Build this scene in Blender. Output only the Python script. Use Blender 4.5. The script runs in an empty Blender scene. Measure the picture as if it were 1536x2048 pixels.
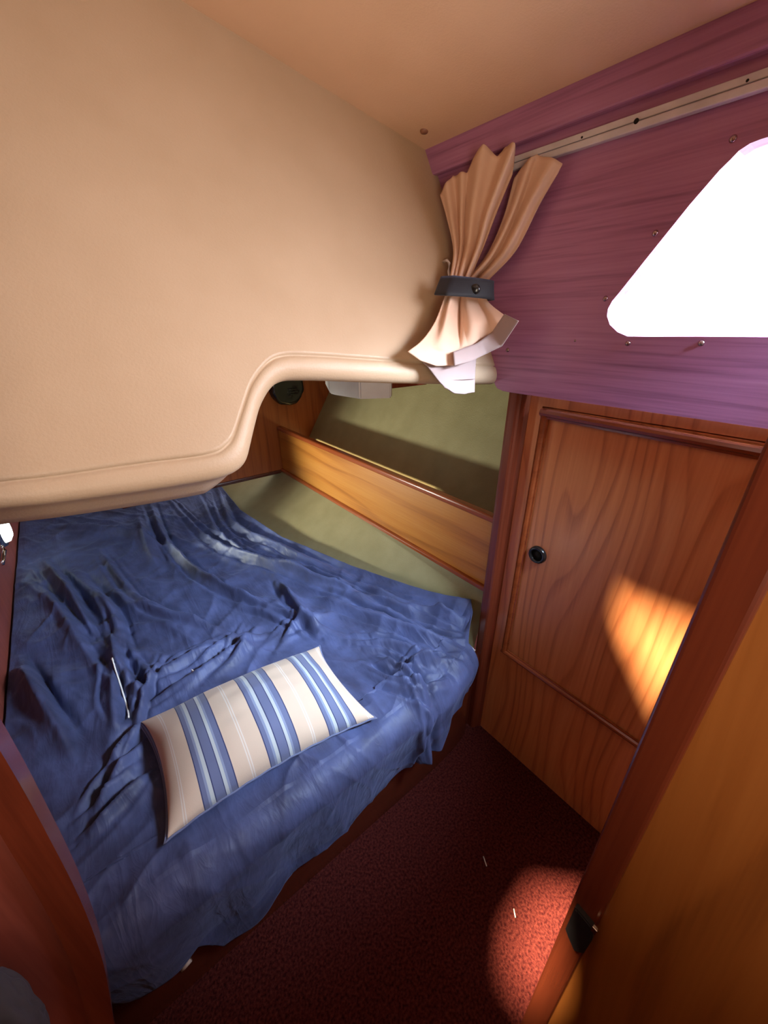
import bpy, bmesh, math, random
import numpy as np
from mathutils import Vector, Matrix, noise

random.seed(7)
C = bpy.context.scene.collection
S = 0.95                      # metres per survey unit (distance camera - locker front)
FLOOR = 1.5                   # eye height in survey units


def W(p):
    return Vector((p[0] * S, p[1] * S, (p[2] + FLOOR) * S))


# ------------------------------------------------------------------ camera
cam_d = bpy.data.cameras.new('camera')
cam = bpy.data.objects.new('camera', cam_d)
C.objects.link(cam)
cam_d.sensor_fit = 'VERTICAL'
cam_d.sensor_height = 24.0
cam_d.lens = 24.0 * 790.0 / 2048.0
cam_d.clip_start = 0.01
cam.location = W((0, 0, 0))
cam.rotation_euler = (math.radians(90 - 25.3), 0, math.radians(-38.6))
bpy.context.scene.camera = cam

# ------------------------------------------------------------------ light
vs = bpy.context.scene.view_settings
vs.view_transform = 'Standard'
vs.look = 'None'
vs.gamma = 1
vs.use_curve_mapping = False
vs.exposure = 0.18

world = bpy.data.worlds.new('world')
bpy.context.scene.world = world
world.use_nodes = True
bg = world.node_tree.nodes['Background']
bg.inputs[0].default_value = (0.86, 0.93, 1.0, 1)
bg.inputs[1].default_value = 3.0


def area(name, loc, target, sx, sy, power, col, spread=180):
    d = bpy.data.lights.new(name, 'AREA')
    d.shape = 'RECTANGLE'
    d.size = sx * S
    d.size_y = sy * S
    d.energy = power
    d.color = col
    d.spread = math.radians(spread)
    o = bpy.data.objects.new(name, d)
    C.objects.link(o)
    o.location = W(loc)
    o.rotation_euler = (W(target) - W(loc)).to_track_quat('-Z', 'Y').to_euler()
    return o


area('window_daylight', (1.12, -0.03, 0.20), (0.40, 0.80, -0.08), 0.80, 0.30, 5.6, (0.92, 0.89, 1.0), 95)
area('window_skylight', (1.045, -0.12, 0.205), (0.66, 1.12, -1.0), 0.55, 0.13, 11, (0.60, 0.78, 1.0), 58)
area('cabin_fill', (-0.35, -1.0, -0.35), (0.45, 0.45, 0.95), 0.8, 0.7, 7.5, (1.0, 0.83, 0.65), 114)  # unseen fill lamp added behind the camera to brighten ceiling and cream panel
SUN_DIR = Vector((0.4, -0.1, -1.0))
sd = bpy.data.lights.new('sun', 'SUN')
sd.energy = 36.0
sd.angle = math.radians(3.0)
sd.color = (1.0, 0.78, 0.50)
so = bpy.data.objects.new('sun', sd)
C.objects.link(so)
so.rotation_euler = SUN_DIR.to_track_quat('-Z', 'Y').to_euler()
so.location = W((-1, 0, 2))


# ------------------------------------------------------------------ materials
def mat(name):
    m = bpy.data.materials.new(name)
    m.use_nodes = True
    nt = m.node_tree
    return m, nt, nt.nodes['Principled BSDF']


def nd(nt, t, **kw):
    n = nt.nodes.new(t)
    for k, v in kw.items():
        if k in n.inputs:
            n.inputs[k].default_value = v
        else:
            setattr(n, k, v)
    return n


def ramp(nt, stops, interp='LINEAR'):
    n = nt.nodes.new('ShaderNodeValToRGB')
    cr = n.color_ramp
    cr.interpolation = interp
    while len(cr.elements) > 1:
        cr.elements.remove(cr.elements[-1])
    cr.elements[0].position = stops[0][0]
    cr.elements[0].color = (*stops[0][1], 1)
    for p, c in stops[1:]:
        e = cr.elements.new(p)
        e.color = (*c, 1)
    return n


def bump(nt, bs, height, strength, dist=0.01):
    b = nd(nt, 'ShaderNodeBump')
    b.inputs['Strength'].default_value = strength
    b.inputs['Distance'].default_value = dist
    nt.links.new(height, b.inputs['Height'])
    nt.links.new(b.outputs['Normal'], bs.inputs['Normal'])
    return b


def wood(name, dark, mid, light, along='Z', across='Y', rough=0.3, rings=9.0, coat=0.25, figure=1.0, streak=0.5, tilt=0.0):
    """varnished wood: long streaks along one axis plus cathedral figure across another"""
    m, nt, bs = mat(name)
    L = nt.links.new
    tc = nd(nt, 'ShaderNodeTexCoord')
    sep = nd(nt, 'ShaderNodeSeparateXYZ')
    if tilt:
        mp = nd(nt, 'ShaderNodeMapping')
        mp.inputs['Rotation'].default_value = (tilt, 0, 0)
        L(tc.outputs['Object'], mp.inputs['Vector'])
        L(mp.outputs[0], sep.inputs[0])
    else:
        L(tc.outputs['Object'], sep.inputs[0])
    third = [a for a in 'XYZ' if a not in (along, across)][0]
    cmb = nd(nt, 'ShaderNodeCombineXYZ')
    L(sep.outputs[across], cmb.inputs[0])
    L(sep.outputs[third], cmb.inputs[1])
    L(sep.outputs[along], cmb.inputs[2])
    # low frequency warp
    m1 = nd(nt, 'ShaderNodeMapping')
    m1.inputs['Scale'].default_value = (3.2, 3.2, 0.55)
    L(cmb.outputs[0], m1.inputs['Vector'])
    n1 = nd(nt, 'ShaderNodeTexNoise')
    n1.inputs['Scale'].default_value = 1.0
    n1.inputs['Detail'].default_value = 2.0
    L(m1.outputs[0], n1.inputs['Vector'])
    # ring coordinate
    mul = nd(nt, 'ShaderNodeMath', operation='MULTIPLY_ADD')
    L(n1.outputs['Fac'], mul.inputs[0])
    mul.inputs[1].default_value = 2.2 * figure
    s1 = nd(nt, 'ShaderNodeMath', operation='MULTIPLY')
    L(sep.outputs[across], s1.inputs[0])
    s1.inputs[1].default_value = 3.2
    L(s1.outputs[0], mul.inputs[2])
    r1 = nd(nt, 'ShaderNodeMath', operation='MULTIPLY')
    L(mul.outputs[0], r1.inputs[0])
    r1.inputs[1].default_value = rings
    fr = nd(nt, 'ShaderNodeMath', operation='FRACT')
    L(r1.outputs[0], fr.inputs[0])
    rr = ramp(nt, [(0.0, (0.25,) * 3), (0.12, (0.05,) * 3), (0.2, (0.75,) * 3), (0.75, (1.0,) * 3), (1.0, (0.3,) * 3)])
    L(fr.outputs[0], rr.inputs[0])
    # pores / streaks
    m2 = nd(nt, 'ShaderNodeMapping')
    m2.inputs['Scale'].default_value = (170.0, 170.0, 5.0)
    L(cmb.outputs[0], m2.inputs['Vector'])
    n2 = nd(nt, 'ShaderNodeTexNoise')
    n2.inputs['Scale'].default_value = 1.0
    n2.inputs['Detail'].default_value = 3.0
    L(m2.outputs[0], n2.inputs['Vector'])
    m3 = nd(nt, 'ShaderNodeMapping')
    m3.inputs['Scale'].default_value = (22.0, 22.0, 1.3)
    L(cmb.outputs[0], m3.inputs['Vector'])
    n3 = nd(nt, 'ShaderNodeTexNoise')
    n3.inputs['Scale'].default_value = 1.0
    n3.inputs['Detail'].default_value = 3.0
    L(m3.outputs[0], n3.inputs['Vector'])
    a1 = nd(nt, 'ShaderNodeMath', operation='MULTIPLY')
    L(rr.outputs[0], a1.inputs[0])
    a1.inputs[1].default_value = 0.42 * figure
    a2 = nd(nt, 'ShaderNodeMath', operation='MULTIPLY_ADD')
    L(n2.outputs['Fac'], a2.inputs[0])
    a2.inputs[1].default_value = streak
    L(a1.outputs[0], a2.inputs[2])
    a3 = nd(nt, 'ShaderNodeMath', operation='MULTIPLY_ADD')
    L(n3.outputs['Fac'], a3.inputs[0])
    a3.inputs[1].default_value = 0.55
    L(a2.outputs[0], a3.inputs[2])
    top = 0.42 * figure + streak * 0.72 + 0.40
    low = streak * 0.3 + 0.16
    mr = nd(nt, 'ShaderNodeMapRange')
    mr.inputs['From Min'].default_value = low
    mr.inputs['From Max'].default_value = top
    L(a3.outputs[0], mr.inputs['Value'])
    cr = ramp(nt, [(0.0, dark), (0.5, mid), (1.0, light)])
    L(mr.outputs[0], cr.inputs[0])
    L(cr.outputs[0], bs.inputs['Base Color'])
    bs.inputs['Roughness'].default_value = rough
    bs.inputs['Coat Weight'].default_value = coat
    bs.inputs['Coat Roughness'].default_value = 0.15
    bump(nt, bs, a3.outputs[0], 0.10, 0.004)
    return m


def plain(name, col, rough=0.5, metal=0.0, coat=0.0, noise_amt=0.0, noise_scale=30.0, bump_s=0.0, bump_scale=200.0):
    m, nt, bs = mat(name)
    bs.inputs['Base Color'].default_value = (*col, 1)
    bs.inputs['Roughness'].default_value = rough
    bs.inputs['Metallic'].default_value = metal
    bs.inputs['Coat Weight'].default_value = coat
    tc = nd(nt, 'ShaderNodeTexCoord')
    n = nd(nt, 'ShaderNodeTexNoise')
    n.inputs['Scale'].default_value = noise_scale
    n.inputs['Detail'].default_value = 4
    nt.links.new(tc.outputs['Object'], n.inputs['Vector'])
    k = noise_amt if noise_amt else 0.04
    r = ramp(nt, [(0.3, tuple(c * (1 - k) for c in col)), (0.7, tuple(min(1, c * (1 + k)) for c in col))])
    nt.links.new(n.outputs['Fac'], r.inputs[0])
    nt.links.new(r.outputs[0], bs.inputs['Base Color'])
    if bump_s:
        n2 = nd(nt, 'ShaderNodeTexNoise')
        n2.inputs['Scale'].default_value = bump_scale
        n2.inputs['Detail'].default_value = 5
        nt.links.new(tc.outputs['Object'], n2.inputs['Vector'])
        bump(nt, bs, n2.outputs['Fac'], bump_s, 0.004)
    return m


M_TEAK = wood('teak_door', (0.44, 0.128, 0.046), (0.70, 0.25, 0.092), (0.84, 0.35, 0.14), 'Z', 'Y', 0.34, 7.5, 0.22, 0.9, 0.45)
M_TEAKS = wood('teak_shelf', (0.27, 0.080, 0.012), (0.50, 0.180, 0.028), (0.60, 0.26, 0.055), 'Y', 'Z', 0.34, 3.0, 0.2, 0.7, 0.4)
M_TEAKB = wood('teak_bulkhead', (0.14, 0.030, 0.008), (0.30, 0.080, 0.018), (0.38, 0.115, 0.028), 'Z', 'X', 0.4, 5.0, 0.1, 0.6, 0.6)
M_LEAF = wood('teak_cabin_door', (0.20, 0.058, 0.012), (0.40, 0.130, 0.026), (0.50, 0.18, 0.04), 'Z', 'Y', 0.38, 3.0, 0.2, 0.5, 0.3, tilt=0.08)
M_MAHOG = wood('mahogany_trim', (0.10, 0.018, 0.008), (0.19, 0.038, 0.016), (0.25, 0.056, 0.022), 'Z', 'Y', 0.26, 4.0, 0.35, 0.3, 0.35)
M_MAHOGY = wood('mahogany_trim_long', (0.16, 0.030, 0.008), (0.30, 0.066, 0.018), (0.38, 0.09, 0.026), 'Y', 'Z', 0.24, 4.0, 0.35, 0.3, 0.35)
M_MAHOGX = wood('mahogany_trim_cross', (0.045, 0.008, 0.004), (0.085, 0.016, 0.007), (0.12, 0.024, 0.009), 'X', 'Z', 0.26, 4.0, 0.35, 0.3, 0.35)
M_PLUM = wood('plum_mahogany', (0.23, 0.080, 0.17), (0.45, 0.185, 0.35), (0.54, 0.25, 0.44), 'Y', 'Z', 0.42, 9.0, 0.12, 0.35, 0.7)
M_PARTITION = wood('red_partition', (0.20, 0.050, 0.034), (0.32, 0.080, 0.056), (0.42, 0.115, 0.08), 'Z', 'X', 0.45, 3.0, 0.1, 0.5, 0.5)


def vinyl(name, col, warm, rough=0.42, scale=7.0, bs_=0.10):
    m, nt, bs = mat(name)
    L = nt.links.new
    tc = nd(nt, 'ShaderNodeTexCoord')
    n = nd(nt, 'ShaderNodeTexNoise')
    n.inputs['Scale'].default_value = scale
    n.inputs['Detail'].default_value = 3
    L(tc.outputs['Object'], n.inputs['Vector'])
    r = ramp(nt, [(0.3, warm), (0.7, col)])
    L(n.outputs['Fac'], r.inputs[0])
    L(r.outputs[0], bs.inputs['Base Color'])
    bs.inputs['Roughness'].default_value = rough
    # fine leather grain plus a few soft creases
    v = nd(nt, 'ShaderNodeTexNoise')
    v.inputs['Scale'].default_value = 260
    v.inputs['Detail'].default_value = 3
    L(tc.outputs['Object'], v.inputs['Vector'])
    w = nd(nt, 'ShaderNodeTexNoise')
    w.inputs['Scale'].default_value = 9
    w.inputs['Detail'].default_value = 6
    w.inputs['Roughness'].default_value = 0.65
    w.inputs['Distortion'].default_value = 0.6
    L(tc.outputs['Object'], w.inputs['Vector'])
    ad = nd(nt, 'ShaderNodeMath', operation='MULTIPLY_ADD')
    L(w.outputs['Fac'], ad.inputs[0])
    ad.inputs[1].default_value = 1.4
    L(v.outputs['Fac'], ad.inputs[2])
    bump(nt, bs, ad.outputs[0], bs_, 0.006)
    return m


M_CREAM = vinyl('cream_vinyl', (0.53, 0.385, 0.25), (0.49, 0.35, 0.22), 0.50)
M_CEIL = vinyl('tan_headliner', (0.80, 0.53, 0.34), (0.75, 0.49, 0.31), 0.6)
M_HULL = vinyl('olive_hull_lining', (0.31, 0.265, 0.135), (0.26, 0.22, 0.105), 0.55, 12.0, 0.18)


def cloth_material(name, col, dark, rough=0.55, sheen=0.3, weave=900.0, sheen_col=(0.5, 0.6, 1.0)):
    m, nt, bs = mat(name)
    L = nt.links.new
    tc = nd(nt, 'ShaderNodeTexCoord')
    n = nd(nt, 'ShaderNodeTexNoise')
    n.inputs['Scale'].default_value = 14
    n.inputs['Detail'].default_value = 5
    L(tc.outputs['Object'], n.inputs['Vector'])
    r = ramp(nt, [(0.3, dark), (0.7, col)])
    L(n.outputs['Fac'], r.inputs[0])
    L(r.outputs[0], bs.inputs['Base Color'])
    bs.inputs['Roughness'].default_value = rough
    bs.inputs['Sheen Weight'].default_value = sheen
    bs.inputs['Sheen Roughness'].default_value = 0.4
    bs.inputs['Sheen Tint'].default_value = (*sheen_col, 1)
    n2 = nd(nt, 'ShaderNodeTexNoise')
    n2.inputs['Scale'].default_value = weave
    L(tc.outputs['Object'], n2.inputs['Vector'])
    bump(nt, bs, n2.outputs['Fac'], 0.08, 0.002)
    return m


M_SHEET = cloth_material('navy_cotton', (0.084, 0.106, 0.235), (0.042, 0.049, 0.104), 0.52, 0.15)


def crease_bump(m):
    nt = m.node_tree
    L = nt.links.new
    bs = nt.nodes['Principled BSDF']
    tc = nd(nt, 'ShaderNodeTexCoord')
    hs = []
    uvn = nd(nt, 'ShaderNodeUVMap')
    for rot, sc, dist, w in ((0.60, (24, 5, 10), 1.2, 1.0), (-0.75, (18, 4.5, 10), 1.5, 0.8), (0.2, (60, 22, 30), 1.6, 0.30)):
        mp = nd(nt, 'ShaderNodeMapping')
        mp.inputs['Rotation'].default_value = (0, 0, rot)
        mp.inputs['Scale'].default_value = sc
        L(uvn.outputs[0], mp.inputs['Vector'])
        n = nd(nt, 'ShaderNodeTexNoise')
        n.inputs['Scale'].default_value = 0.5
        n.inputs['Detail'].default_value = 2.5
        n.inputs['Distortion'].default_value = dist
        L(mp.outputs[0], n.inputs['Vector'])
        f = nd(nt, 'ShaderNodeMath', operation='SUBTRACT')
        L(n.outputs['Fac'], f.inputs[0])
        f.inputs[1].default_value = 0.5
        ab = nd(nt, 'ShaderNodeMath', operation='ABSOLUTE')
        L(f.outputs[0], ab.inputs[0])
        sc_ = nd(nt, 'ShaderNodeMath', operation='MULTIPLY')
        L(ab.outputs[0], sc_.inputs[0])
        sc_.inputs[1].default_value = -w
        hs.append(sc_)
    s1 = nd(nt, 'ShaderNodeMath', operation='ADD')
    L(hs[0].outputs[0], s1.inputs[0])
    L(hs[1].outputs[0], s1.inputs[1])
    s2 = nd(nt, 'ShaderNodeMath', operation='ADD')
    L(s1.outputs[0], s2.inputs[0])
    L(hs[2].outputs[0], s2.inputs[1])
    bump(nt, bs, s2.outputs[0], 0.30, 0.03)


crease_bump(M_SHEET)
M_SHEET.node_tree.nodes['Principled BSDF'].inputs['Specular IOR Level'].default_value = 0.3
M_CURT = cloth_material('peach_cloth', (0.76, 0.51, 0.36), (0.72, 0.475, 0.33), 0.8, 0.15, 700, (1, 0.8, 0.65))
M_LINING = cloth_material('pale_lining', (0.33, 0.235, 0.215), (0.30, 0.215, 0.195), 0.75, 0.2, 700, (1, 0.9, 0.9))
M_STRAP = cloth_material('black_strap', (0.022, 0.024, 0.030), (0.014, 0.015, 0.020), 0.7, 0.2, 900)
M_GREYC = cloth_material('grey_cloth', (0.075, 0.075, 0.095), (0.05, 0.05, 0.065), 0.85, 0.2)
M_MATT = cloth_material('mattress_ticking', (0.60, 0.58, 0.60), (0.55, 0.53, 0.56), 0.85, 0.1)
M_METAL = plain('dull_aluminium', (0.74, 0.73, 0.78), 0.45, 0.2, 0, 0.1, 25)
M_CHROME = plain('chrome', (0.8, 0.8, 0.82), 0.15, 1.0)
M_SCREW = plain('dome_screw', (0.42, 0.30, 0.30), 0.22, 0.9)
M_BLACK = plain('black_plastic', (0.012, 0.013, 0.014), 0.22, 0, 0.3, 0.2, 60, 0.5, 35)
M_BLACKM = plain('black_rubber', (0.014, 0.012, 0.016), 0.6, 0, 0, 0.2, 60)
M_HOLE = plain('dark_hole', (0.006, 0.005, 0.005), 0.8)
M_WHITEP = plain('pale_plastic', (0.60, 0.56, 0.55), 0.4)
M_BROWNP = plain('brown_button', (0.30, 0.13, 0.075), 0.5)
M_LINT = plain('lint', (0.85, 0.82, 0.75), 0.9)
M_PALEM = plain('pale_glint', (0.55, 0.40, 0.32), 0.45)  # pale colour for the modelled glints on the berth front


def carpet():
    m, nt, bs = mat('maroon_carpet')
    L = nt.links.new
    tc = nd(nt, 'ShaderNodeTexCoord')
    n = nd(nt, 'ShaderNodeTexNoise')
    n.inputs['Scale'].default_value = 160
    n.inputs['Detail'].default_value = 4
    L(tc.outputs['Object'], n.inputs['Vector'])
    r = ramp(nt, [(0.3, (0.030, 0.003, 0.004)), (0.7, (0.125, 0.024, 0.018))])
    L(n.outputs['Fac'], r.inputs[0])
    L(r.outputs[0], bs.inputs['Base Color'])
    bs.inputs['Roughness'].default_value = 0.95
    bs.inputs['Specular IOR Level'].default_value = 0.1
    bump(nt, bs, n.outputs['Fac'], 0.9, 0.01)
    return m


M_CARPET = carpet()


def stripes():
    m, nt, bs = mat('striped_cotton')
    L = nt.links.new
    uv = nd(nt, 'ShaderNodeUVMap')
    sp = nd(nt, 'ShaderNodeSeparateXYZ')
    L(uv.outputs[0], sp.inputs[0])
    a = nd(nt, 'ShaderNodeMath', operation='MULTIPLY_ADD')
    L(sp.outputs[0], a.inputs[0])
    a.inputs[1].default_value = 1 / 0.295
    a.inputs[2].default_value = -0.16 / 0.295 + 1.0
    f = nd(nt, 'ShaderNodeMath', operation='FRACT')
    L(a.outputs[0], f.inputs[0])
    cream = (0.67, 0.52, 0.39)
    pale = (0.74, 0.67, 0.60)
    slate = (0.14, 0.165, 0.29)
    mid = (0.25, 0.30, 0.44)
    white = (0.50, 0.55, 0.56)
    navy = (0.035, 0.045, 0.13)
    k = 0.50
    g = [(0.0, navy), (0.025, slate), (0.15, mid), (0.22, white), (0.335, navy), (0.36, slate), (0.62, navy), (0.645, white),
         (0.735, mid), (0.80, slate), (0.965, navy)]
    st = [(p * k, c) for p, c in g] + [(k, cream), (0.715, pale), (0.732, cream), (0.752, pale), (0.769, cream)]
    r = ramp(nt, st, 'CONSTANT')
    L(f.outputs[0], r.inputs[0])
    L(r.outputs[0], bs.inputs['Base Color'])
    bs.inputs['Roughness'].default_value = 0.85
    bs.inputs['Sheen Weight'].default_value = 0.15
    tc = nd(nt, 'ShaderNodeTexCoord')
    n = nd(nt, 'ShaderNodeTexNoise')
    n.inputs['Scale'].default_value = 600
    L(tc.outputs['Object'], n.inputs['Vector'])
    bump(nt, bs, n.outputs['Fac'], 0.12, 0.002)
    return m


M_STRIPE = stripes()

mg, ntg, bsg = mat('window_pane')
gl = nd(ntg, 'ShaderNodeBsdfGlossy')
gl.inputs['Roughness'].default_value = 0.03
tr = nd(ntg, 'ShaderNodeBsdfTransparent')
mx = nd(ntg, 'ShaderNodeMixShader')
mx.inputs[0].default_value = 0.06
ntg.links.new(tr.outputs[0], mx.inputs[1])
ntg.links.new(gl.outputs[0], mx.inputs[2])
ntg.links.new(mx.outputs[0], ntg.nodes['Material Output'].inputs[0])
M_PANE = mg

ml, ntl, bsl = mat('lit_lens')
bsl.inputs['Base Color'].default_value = (0.9, 0.95, 0.95, 1)
bsl.inputs['Emission Color'].default_value = (0.82, 1.0, 0.95, 1)
bsl.inputs['Emission Strength'].default_value = 6.0
M_LIT = ml


# ------------------------------------------------------------------ mesh helpers (survey units)
def link(name, bm, m, parent=None, smooth=False, kind=None, base=None, keep=False):
    if not keep:
        bmesh.ops.recalc_face_normals(bm, faces=bm.faces)
    me = bpy.data.meshes.new(name)
    root = parent
    while root is not None and root.parent is not None:
        root = root.parent
    off = Vector(root.location) if root is not None else (Vector(base) if base is not None else Vector((0, 0, 0)))
    for v in bm.verts:
        v.co = W(v.co) - off
    bm.to_mesh(me)
    bm.free()
    for p in me.polygons:
        p.use_smooth = smooth
    o = bpy.data.objects.new(name, me)
    me.materials.append(m)
    C.objects.link(o)
    if parent is not None:
        o.parent = parent
    elif base is not None:
        o.location = off
    if kind:
        o['kind'] = kind
    return o


def thing(name, label, cat, loc, group=None):
    o = bpy.data.objects.new(name, None)
    o.empty_display_size = 0.05
    C.objects.link(o)
    o.location = W(loc)
    o['label'] = label
    o['category'] = cat
    if group:
        o['group'] = group
    return o


def tag(o, label, cat, group=None):
    o['label'] = label
    o['category'] = cat
    if group:
        o['group'] = group
    return o


def box(bm, lo, hi, bevel=0.0, seg=2):
    r = bmesh.ops.create_cube(bm, size=1)
    vs_ = r['verts']
    c = [(a + b) / 2 for a, b in zip(lo, hi)]
    d = [b - a for a, b in zip(lo, hi)]
    for v in vs_:
        v.co = Vector((c[0] + v.co.x * d[0], c[1] + v.co.y * d[1], c[2] + v.co.z * d[2]))
    if bevel:
        es = list({e for v in vs_ for e in v.link_edges})
        bmesh.ops.bevel(bm, geom=es, offset=bevel, segments=seg, affect='EDGES', profile=0.5)


def boxo(name, lo, hi, m, parent=None, bevel=0.0, kind=None, seg=2, base=None):
    bm = bmesh.new()
    box(bm, lo, hi, bevel, seg)
    return link(name, bm, m, parent, False, kind, base)


def tube(bm, pts, rad, n=10, cap=True):
    pts = [Vector(p) for p in pts]
    rings = []
    for i, p in enumerate(pts):
        a = pts[max(i - 1, 0)]
        b = pts[min(i + 1, len(pts) - 1)]
        t = (b - a).normalized()
        up = Vector((0, 0, 1)) if abs(t.z) < 0.9 else Vector((1, 0, 0))
        s = t.cross(up).normalized()
        u = s.cross(t)
        r = rad[i] if isinstance(rad, (list, tuple)) else rad
        rings.append([bm.verts.new(p + r * (math.cos(2 * math.pi * k / n) * s + math.sin(2 * math.pi * k / n) * u)) for k in range(n)])
    for a, b in zip(rings, rings[1:]):
        for k in range(n):
            bm.faces.new((a[k], a[(k + 1) % n], b[(k + 1) % n], b[k]))
    if cap:
        bm.faces.new(rings[0][::-1])
        bm.faces.new(rings[-1])


def lathe(bm, profile, origin, axis, n=32):
    """profile: (radius, height along axis)"""
    axis = Vector(axis).normalized()
    q = Vector((0, 0, 1)).rotation_difference(axis)
    o = Vector(origin)
    rings = []
    for r, h in profile:
        if r < 1e-6:
            rings.append([bm.verts.new(o + q @ Vector((0, 0, h)))])
        else:
            rings.append([bm.verts.new(o + q @ Vector((r * math.cos(2 * math.pi * k / n), r * math.sin(2 * math.pi * k / n), h))) for k in range(n)])
    for a, b in zip(rings, rings[1:]):
        for k in range(n):
            if len(a) == 1 and len(b) == 1:
                continue
            if len(a) == 1:
                bm.faces.new((a[0], b[k], b[(k + 1) % n]))
            elif len(b) == 1:
                bm.faces.new((a[k], a[(k + 1) % n], b[0]))
            else:
                bm.faces.new((a[k], a[(k + 1) % n], b[(k + 1) % n], b[k]))


def plate(bm, outer, holes, extrude):
    """planar polygon with holes, extruded by a vector"""
    es = []
    for loop in [outer] + holes:
        vv = [bm.verts.new(p) for p in loop]
        es += [bm.edges.new((vv[i], vv[(i + 1) % len(vv)])) for i in range(len(vv))]
    f = bmesh.ops.triangle_fill(bm, edges=es, use_beauty=True)
    faces = [g for g in f['geom'] if isinstance(g, bmesh.types.BMFace)]
    r = bmesh.ops.extrude_face_region(bm, geom=faces)
    for v in [g for g in r['geom'] if isinstance(g, bmesh.types.BMVert)]:
        v.co += Vector(extrude)
    for a in faces:
        if a.is_valid:
            pass


def grid(bm, P):
    """P[i][j] -> quads"""
    V = [[bm.verts.new(p) for p in row] for row in P]
    for i in range(len(V) - 1):
        for j in range(len(V[0]) - 1):
            bm.faces.new((V[i][j], V[i][j + 1], V[i + 1][j + 1], V[i + 1][j]))
    return V


def lerp(a, b, t):
    return a + (b - a) * t


def resample(pts, n):
    pts = [np.array(p, float) for p in pts]
    d = [0]
    for a, b in zip(pts, pts[1:]):
        d.append(d[-1] + np.linalg.norm(b - a))
    t = np.linspace(0, d[-1], n)
    A = np.array(pts)
    return np.stack([np.interp(t, d, A[:, k]) for k in range(A.shape[1])], 1)


def smooth_poly(pts, n):
    """catmull-rom through points"""
    P = np.array(pts, float)
    P = np.vstack([2 * P[0] - P[1], P, 2 * P[-1] - P[-2]])
    out = []
    m = len(P) - 3
    for t in np.linspace(0, m, n):
        i = min(int(t), m - 1)
        u = t - i
        a, b, c, d = P[i:i + 4]
        out.append(0.5 * (2 * b + (c - a) * u + (2 * a - 5 * b + 4 * c - d) * u * u + (3 * b - a - 3 * c + d) * u ** 3))
    return np.array(out)


# ================================================================== STRUCTURE
boxo('floor', (-1.39, -1.34, -1.56), (1.7, 3.1, -1.5), M_CARPET, kind='structure')


def ceil_z(x):
    return 0.42 - 0.211 * (x - 0.96)


# ceiling with unseen hatch openings, shaped to throw sun patches on door and floor
H1 = [(0.541, 0.414), (0.536, 0.355), (0.536, 0.278), (0.543, 0.190), (0.462, 0.157), (0.422, 0.259), (0.458, 0.314), (0.497, 0.377)]
H2 = [(-0.152, 0.391), (-0.031, 0.279), (-0.277, 0.211), (-0.387, 0.273), (-0.394, 0.340), (-0.313, 0.384)]
bm = bmesh.new()
C3 = lambda L: [(x, y, ceil_z(x)) for x, y in L]
plate(bm, C3([(1.02, -1.3), (1.02, 1.2), (-1.35, 1.45), (-1.35, -1.3)]), [C3(H1), C3(H2)], (0, 0, 0.03))
link('ceiling', bm, M_CEIL, kind='structure')
ceiling = bpy.data.objects['ceiling']
bm = bmesh.new()
lathe(bm, [(0.0, 0.004), (0.008, 0.004), (0.0105, 0.0), (0.0105, -0.002)], (0.884, 0.947, ceil_z(0.884)), (0, 0, -1), 20)
o = link('screw_cover', bm, M_BROWNP, ceiling, True)

# plum mahogany cabin side with the window cut out
XW = 0.96
WIN = [(0.166, -0.018), (0.262, -0.019), (0.354, -0.021), (0.388, -0.021), (0.410, -0.013), (0.429, 0.001), (0.439, 0.018), (0.440, 0.032),
       (0.435, 0.046), (0.423, 0.063), (0.383, 0.124), (0.337, 0.193), (0.306, 0.234), (0.295, 0.245), (0.287, 0.254), (0.275, 0.260), (0.262, 0.262), (0.240, 0.263),
       (-0.40, 0.263), (-0.43, 0.24), (-0.44, 0.2), (-0.44, 0.04), (-0.43, 0.0), (-0.40, -0.018)]
bm = bmesh.new()
plate(bm, [(XW, y, z) for y, z in [(-1.3, -0.165), (0.649, -0.165), (0.676, -0.164), (0.697, -0.159), (0.707, -0.148), (0.723, -0.089), (0.801, 0.048),
                                    (0.912, 0.237), (0.999, 0.422), (1.03, 0.47), (-1.3, 0.47)]], [[(XW, y, z) for y, z in WIN]], (0.035, 0, 0))
wall_right = link('wall_right', bm, M_PLUM, kind='structure')
bm = bmesh.new()
box(bm, (0.940, -1.3, 0.365), (0.962, 1.02, 0.47), 0.004)
link('trim_1', bm, M_PLUM, kind='structure')
bm = bmesh.new()
plate(bm, [(XW + 0.037, y, z) for y, z in [(-0.47, -0.045), (0.44, -0.045), (0.465, 0.02), (0.46, 0.05), (0.32, 0.27), (0.30, 0.285), (-0.47, 0.285)]], [], (0.006, 0, 0))
link('window_1', bm, M_PANE, kind='structure')
for y, z in [(0.300, 0.272), (0.383, 0.157), (0.450, 0.051), (0.499, -0.032), (0.384, -0.034), (0.256, -0.030), (0.678, -0.059)]:
    bm = bmesh.new()
    r = 0.0055 if (y, z) != (0.499, -0.032) else 0.0025
    lathe(bm, [(0.0, r * 0.75), (r * 0.45, r * 0.66), (r * 0.8, r * 0.38), (r, 0.0), (r, -0.002)], (XW, y, z), (-1, 0, 0), 16)
    link('dome_screw', bm, M_SCREW, wall_right, True)

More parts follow.
